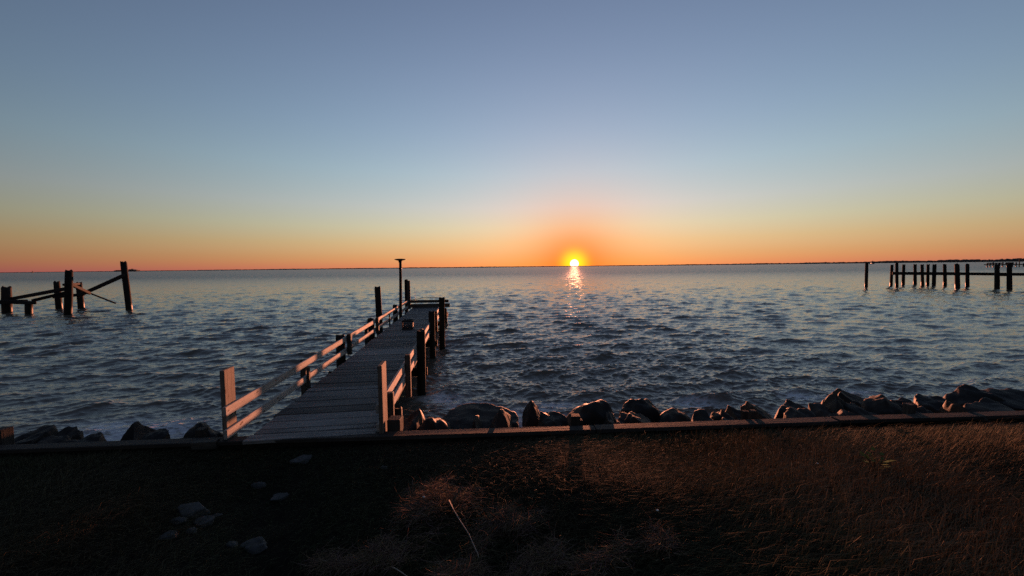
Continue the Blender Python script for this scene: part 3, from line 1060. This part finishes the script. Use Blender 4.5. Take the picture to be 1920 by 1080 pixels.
def build_grass(n=175000):
    r_ = np.random.RandomState(21)
    y = bulk_y(0) - 0.15 - r_.uniform(0, 1, n) ** 1.1 * 4.0
    x = r_.uniform(-1, 1, n) * (1.45 * np.maximum(y, 0.6) + 2.2)
    lim = bulk_y(x) - 0.17
    y = np.minimum(y, lim - r_.uniform(0, 0.25, n) * (y > lim - 0.02))
    gx = x + 2.1 - 0.55 * (3.2 - y)
    bare = np.exp(-(gx / 0.40) ** 2) * np.clip((y - 0.6) / 1, 0, 1) * np.clip((4.2 - y) / 0.8, 0, 1)
    ok = r_.uniform(0, 1, n) > 0.78 * bare
    x, y = x[ok], y[ok]
    n = len(x)
    z = ground_z(x, y)
    pa = patch(x, y, 1.2, 1)
    tall = np.clip(0.5 + x / 7 + 0.5 * patch(x, y, 0.9, 4), 0.15, 1.4)
    wind = 0.5 + 1.3 * patch(x, y, 0.8, 3) + r_.normal(0, 0.7, n)
    wind = np.where(x > 0.5, 0.25 + 0.55 * (wind - 0.5), wind)
    lean = r_.uniform(0.25, 1.0, n)
    D = np.stack([np.cos(wind) * lean, np.sin(wind) * lean * 0.8, np.sqrt(np.maximum(1.05 - lean ** 2, 0.03))], -1)
    Ln = r_.uniform(0.07, 0.17, n) * (0.75 + 0.75 * tall)
    Ln = Ln * np.clip(0.45 + (bulk_y(x) - y) * 0.7, 0.5, 1.0) * (1 + 0.5 * (r_.uniform(0, 1, n) > 0.96))
    W = r_.uniform(0.0014, 0.0032, n)
    side = np.stack([-np.sin(wind), np.cos(wind), np.zeros(n)], -1)
    droop = np.stack([0.35 * np.cos(wind), 0.35 * np.sin(wind), np.full(n, -0.55) - r_.uniform(0, 0.5, n)], -1)
    straw = np.array([0.115, 0.092, 0.060])
    green = np.array([0.050, 0.058, 0.030])
    rust = np.array([0.072, 0.047, 0.027])
    m = np.clip(0.45 + 0.45 * pa + 0.10 * x / 4 + r_.normal(0, 0.25, n), 0, 1)[:, None]
    q_ = np.clip(0.3 + 0.5 * patch(x, y, 1.6, 9) + r_.normal(0, 0.2, n), 0, 1)[:, None]
    tone = (green * (1 - m) + (straw * (1 - q_) + rust * q_) * m) * r_.uniform(0.55, 1.25, n)[:, None]
    P = np.stack([x, y, z - 0.01], -1)
    return ribbons('grass', P, D, Ln, W, droop, side, tone, M_grass)


g = link('grass', build_grass(), M_grass)
g['kind'] = 'stuff'
tag(g, 'dark matted wind-blown grass covering the bank', 'grass')


def straw_clump(px, py, rx, ry, n, seed, label, h=0.07):
    c_ = None
    zz = 1.0
    for _ in range(6):
        c_ = on_z(px, py, zz)
        zz = float(ground_z(np.array([c_.x]), np.array([c_.y]))[0]) + 0.02
    r_ = np.random.RandomState(seed)
    u_ = r_.uniform(-1, 1, n) * r_.uniform(0.3, 1.1, n); v_ = r_.normal(0, 0.42, n)
    x, y = c_.x + u_ * rx * 1.35, c_.y + v_ * ry * 1.5 + 0.06 * np.sin(u_ * 5 + seed)
    ragged = patch(x, y, 7.0, seed + 60) + 0.25 * r_.normal(0, 1, n) > -0.05 + 0.5 * (np.abs(u_) > 0.7)
    x, y, u_, v_ = x[ragged], y[ragged], u_[ragged], v_[ragged]
    n = len(x)
    z = ground_z(x, y) + 0.035 + 0.40 * h * np.clip(0.55 + 0.6 * patch(x, y, 5.0, seed), 0.1, 1.2) * np.exp(-1.2 * (u_ ** 2 + v_ ** 2)) * r_.uniform(0.1, 1.0, n) + 0.03
    an = np.where(r_.uniform(0, 1, n) < 0.6, r_.normal(0.35, 0.45, n) + np.pi * r_.randint(0, 2, n), r_.uniform(0, 6.28, n)) + 0.6 * patch(x, y, 6.0, seed + 30)
    up = r_.normal(0.05, 0.16, n)
    D = np.stack([np.cos(an), np.sin(an), up], -1)
    D /= np.linalg.norm(D, axis=1)[:, None]
    side = np.stack([-np.sin(an), np.cos(an), np.zeros(n)], -1)
    droop = np.stack([r_.normal(0, 0.40, n), r_.normal(0, 0.40, n), r_.normal(-0.10, 0.14, n)], -1)
    base_ = np.array([0.165, 0.128, 0.094])
    tone = base_ * r_.uniform(0.35, 1.25, n)[:, None] * np.stack([np.ones(n), r_.uniform(0.75, 1.05, n), r_.uniform(0.6, 1.1, n)], -1)
    P = np.stack([x, y, z], -1) - np.array(c_)
    me = ribbons('straw_clump', P, D, r_.uniform(0.05, 0.19, n), r_.uniform(0.0012, 0.0032, n), droop, side, tone, M_straw, 4)
    o = link('straw_clump', me, M_straw, None, Matrix.Translation(c_))
    return tag(o, label, 'straw clump', 'straw clumps washed up on the bank')


straw_clump(815, 945, 0.34, 0.20, 4200, 1, 'tangled heap of pale straw at the upper end of the long stick', 0.12)
straw_clump(850, 1018, 0.22, 0.09, 2000, 2, 'small reddish straw tuft beside the lower end of the long stick', 0.07)
straw_clump(960, 990, 0.20, 0.10, 1600, 3, 'thin scatter of straw between the long stick and the short twig', 0.05)
straw_clump(1085, 1052, 0.36, 0.11, 4200, 4, 'long ridge of rust-coloured straw lying across the grass', 0.11)
straw_clump(1215, 1050, 0.18, 0.12, 2400, 5, 'humped straw mound at the end of the rust-coloured ridge', 0.13)
straw_clump(670, 1065, 0.30, 0.10, 2400, 6, 'low straw mat under the pale leaning straws', 0.06)
straw_clump(890, 1085, 0.25, 0.08, 2000, 7, 'bright rusty straw patch below the long stick', 0.08)


def gpt(px, py, lift=0.0):
    zz = 1.0
    for _ in range(8):
        c_ = on_z(px, py, zz)
        zz = float(ground_z(np.array([c_.x]), np.array([c_.y]))[0]) + lift
    return c_


def twig(pts, r, label, lift=0.09, name='stick', cat='stick'):
    P = [gpt(x, y, lift) for x, y in pts]
    return tag(tube(name, P, r, M_twig, None, 6, 0.6), label, cat)


twig([(842, 938), (850, 955), (862, 975), (872, 990), (880, 1003), (884, 1012), (891, 1028), (896, 1038), (897, 1045)], 0.0042, 'long thin pale crooked stick lying over the straw heap', 0.10)
twig([(978, 968), (974, 976), (971, 984), (968, 991)], 0.004, 'short pale twig lying in the dark grass', 0.07)
twig([(733, 1062), (745, 1068), (757, 1076), (770, 1086)], 0.004, 'pale straight twig slanting down in front of the low straw mat', 0.06)
twig([(628, 1048), (618, 1060), (606, 1078)], 0.0022, 'fine pale straw leaning out of the low mat', 0.06)

STONES = ((330, 392, 955, 'largest grey stone in the washed-out gully'), (318, 350, 972, 'long grey stone under the largest gully stone'), (345, 372, 990, 'pale stone at the bright lower end of the gully'),
          (362, 400, 975, 'bluish stone slanting across the gully'), (300, 330, 1000, 'dim stone at the foot of the gully'), (470, 500, 903, 'small grey stone at the top of the gully'),
          (508, 540, 928, 'rounded grey stone in grass beside the top of the gully'), (448, 500, 1022, 'long pale flat stone lying alone in the grass'), (420, 448, 1016, 'upright grey stone next to the long pale flat one'),
          (545, 582, 858, 'thin slanted stone just below the pier'), (393, 415, 963, 'small blue-grey stone at the edge of the gully'), (712, 728, 870, 'small round pale stone in the grass'),
          (888, 904, 911, 'small grey stone above the straw heap'))
for i, (xl, xr, yt, lab) in enumerate(STONES):
    q = gpt((xl + xr) / 2, yt + 8, -0.008)
    sx = (xr - xl) / 2 / FPX * q.y * 1.02
    o = link('stone', rock_mesh('stone', sx, sx * 0.7, sx * 0.42, ('flat', 'block', 'round')[i % 3], 900 + i, 4), M_stone, None,
             Matrix.Translation(q + Vector((0, 0, 0.005))) @ Matrix.Rotation(0.5 * math.sin(i * 2.1), 4, 'Z'))
    tag(o, lab, 'stone', 'grey stones on the bank')

# a small leafy weed in the taller grass
wq = gpt(1640, 890, 0.0)
weed = thing('leafy_weed', 'small leafy green weed growing in the brown grass', 'weed', wq)
rr = random.Random(3)
for i in range(7):
    an = i * 0.9 + 0.3
    tip = wq + Vector((math.cos(an) * 0.08, math.sin(an) * 0.06, 0.17 + 0.03 * math.sin(i * 2)))
    tube('stem', [wq, wq.lerp(tip, 0.5) + Vector((0, 0, 0.03)), tip], 0.003, M_pile, weed, 5)
    for j in range(3):
        c_ = wq.lerp(tip, 0.55 + 0.2 * j)
        dv = Vector((math.cos(an + rr.uniform(-1, 1)), math.sin(an + rr.uniform(-1, 1)), rr.uniform(0.1, 0.5))).normalized() * 0.07
        sdv = dv.cross(Vector((0, 0, 1))).normalized() * 0.018
        me = bpy.data.meshes.new('leaf')
        me.from_pydata([(0, 0, 0), tuple(dv * 0.5 + sdv), tuple(dv), tuple(dv * 0.5 - sdv)], [], [(0, 1, 2, 3)])
        at_ = me.attributes.new('tone', 'FLOAT_COLOR', 'POINT')
        at_.data.foreach_set('color', np.tile(np.array([0.05, 0.10, 0.03, 1], dtype=np.float32), 4))
        link('leaf', me, M_grass, weed, Matrix.Translation(c_))

for i, (x, y, lab) in enumerate(((1233, 957, 'tiny white shell fragment in the open dark grass'), (1532, 869, 'tiny white shell fragment near the leafy weed'), (795, 932, 'white shell chip on top of the straw heap'))):
    q = gpt(x, y, 0.10)
    tag(link('shell_fragment', rock_mesh('shell_fragment', 0.011, 0.009, 0.005, 'flat', 950 + i, 3), M_shell, None, Matrix.Translation(q)), lab, 'shell')
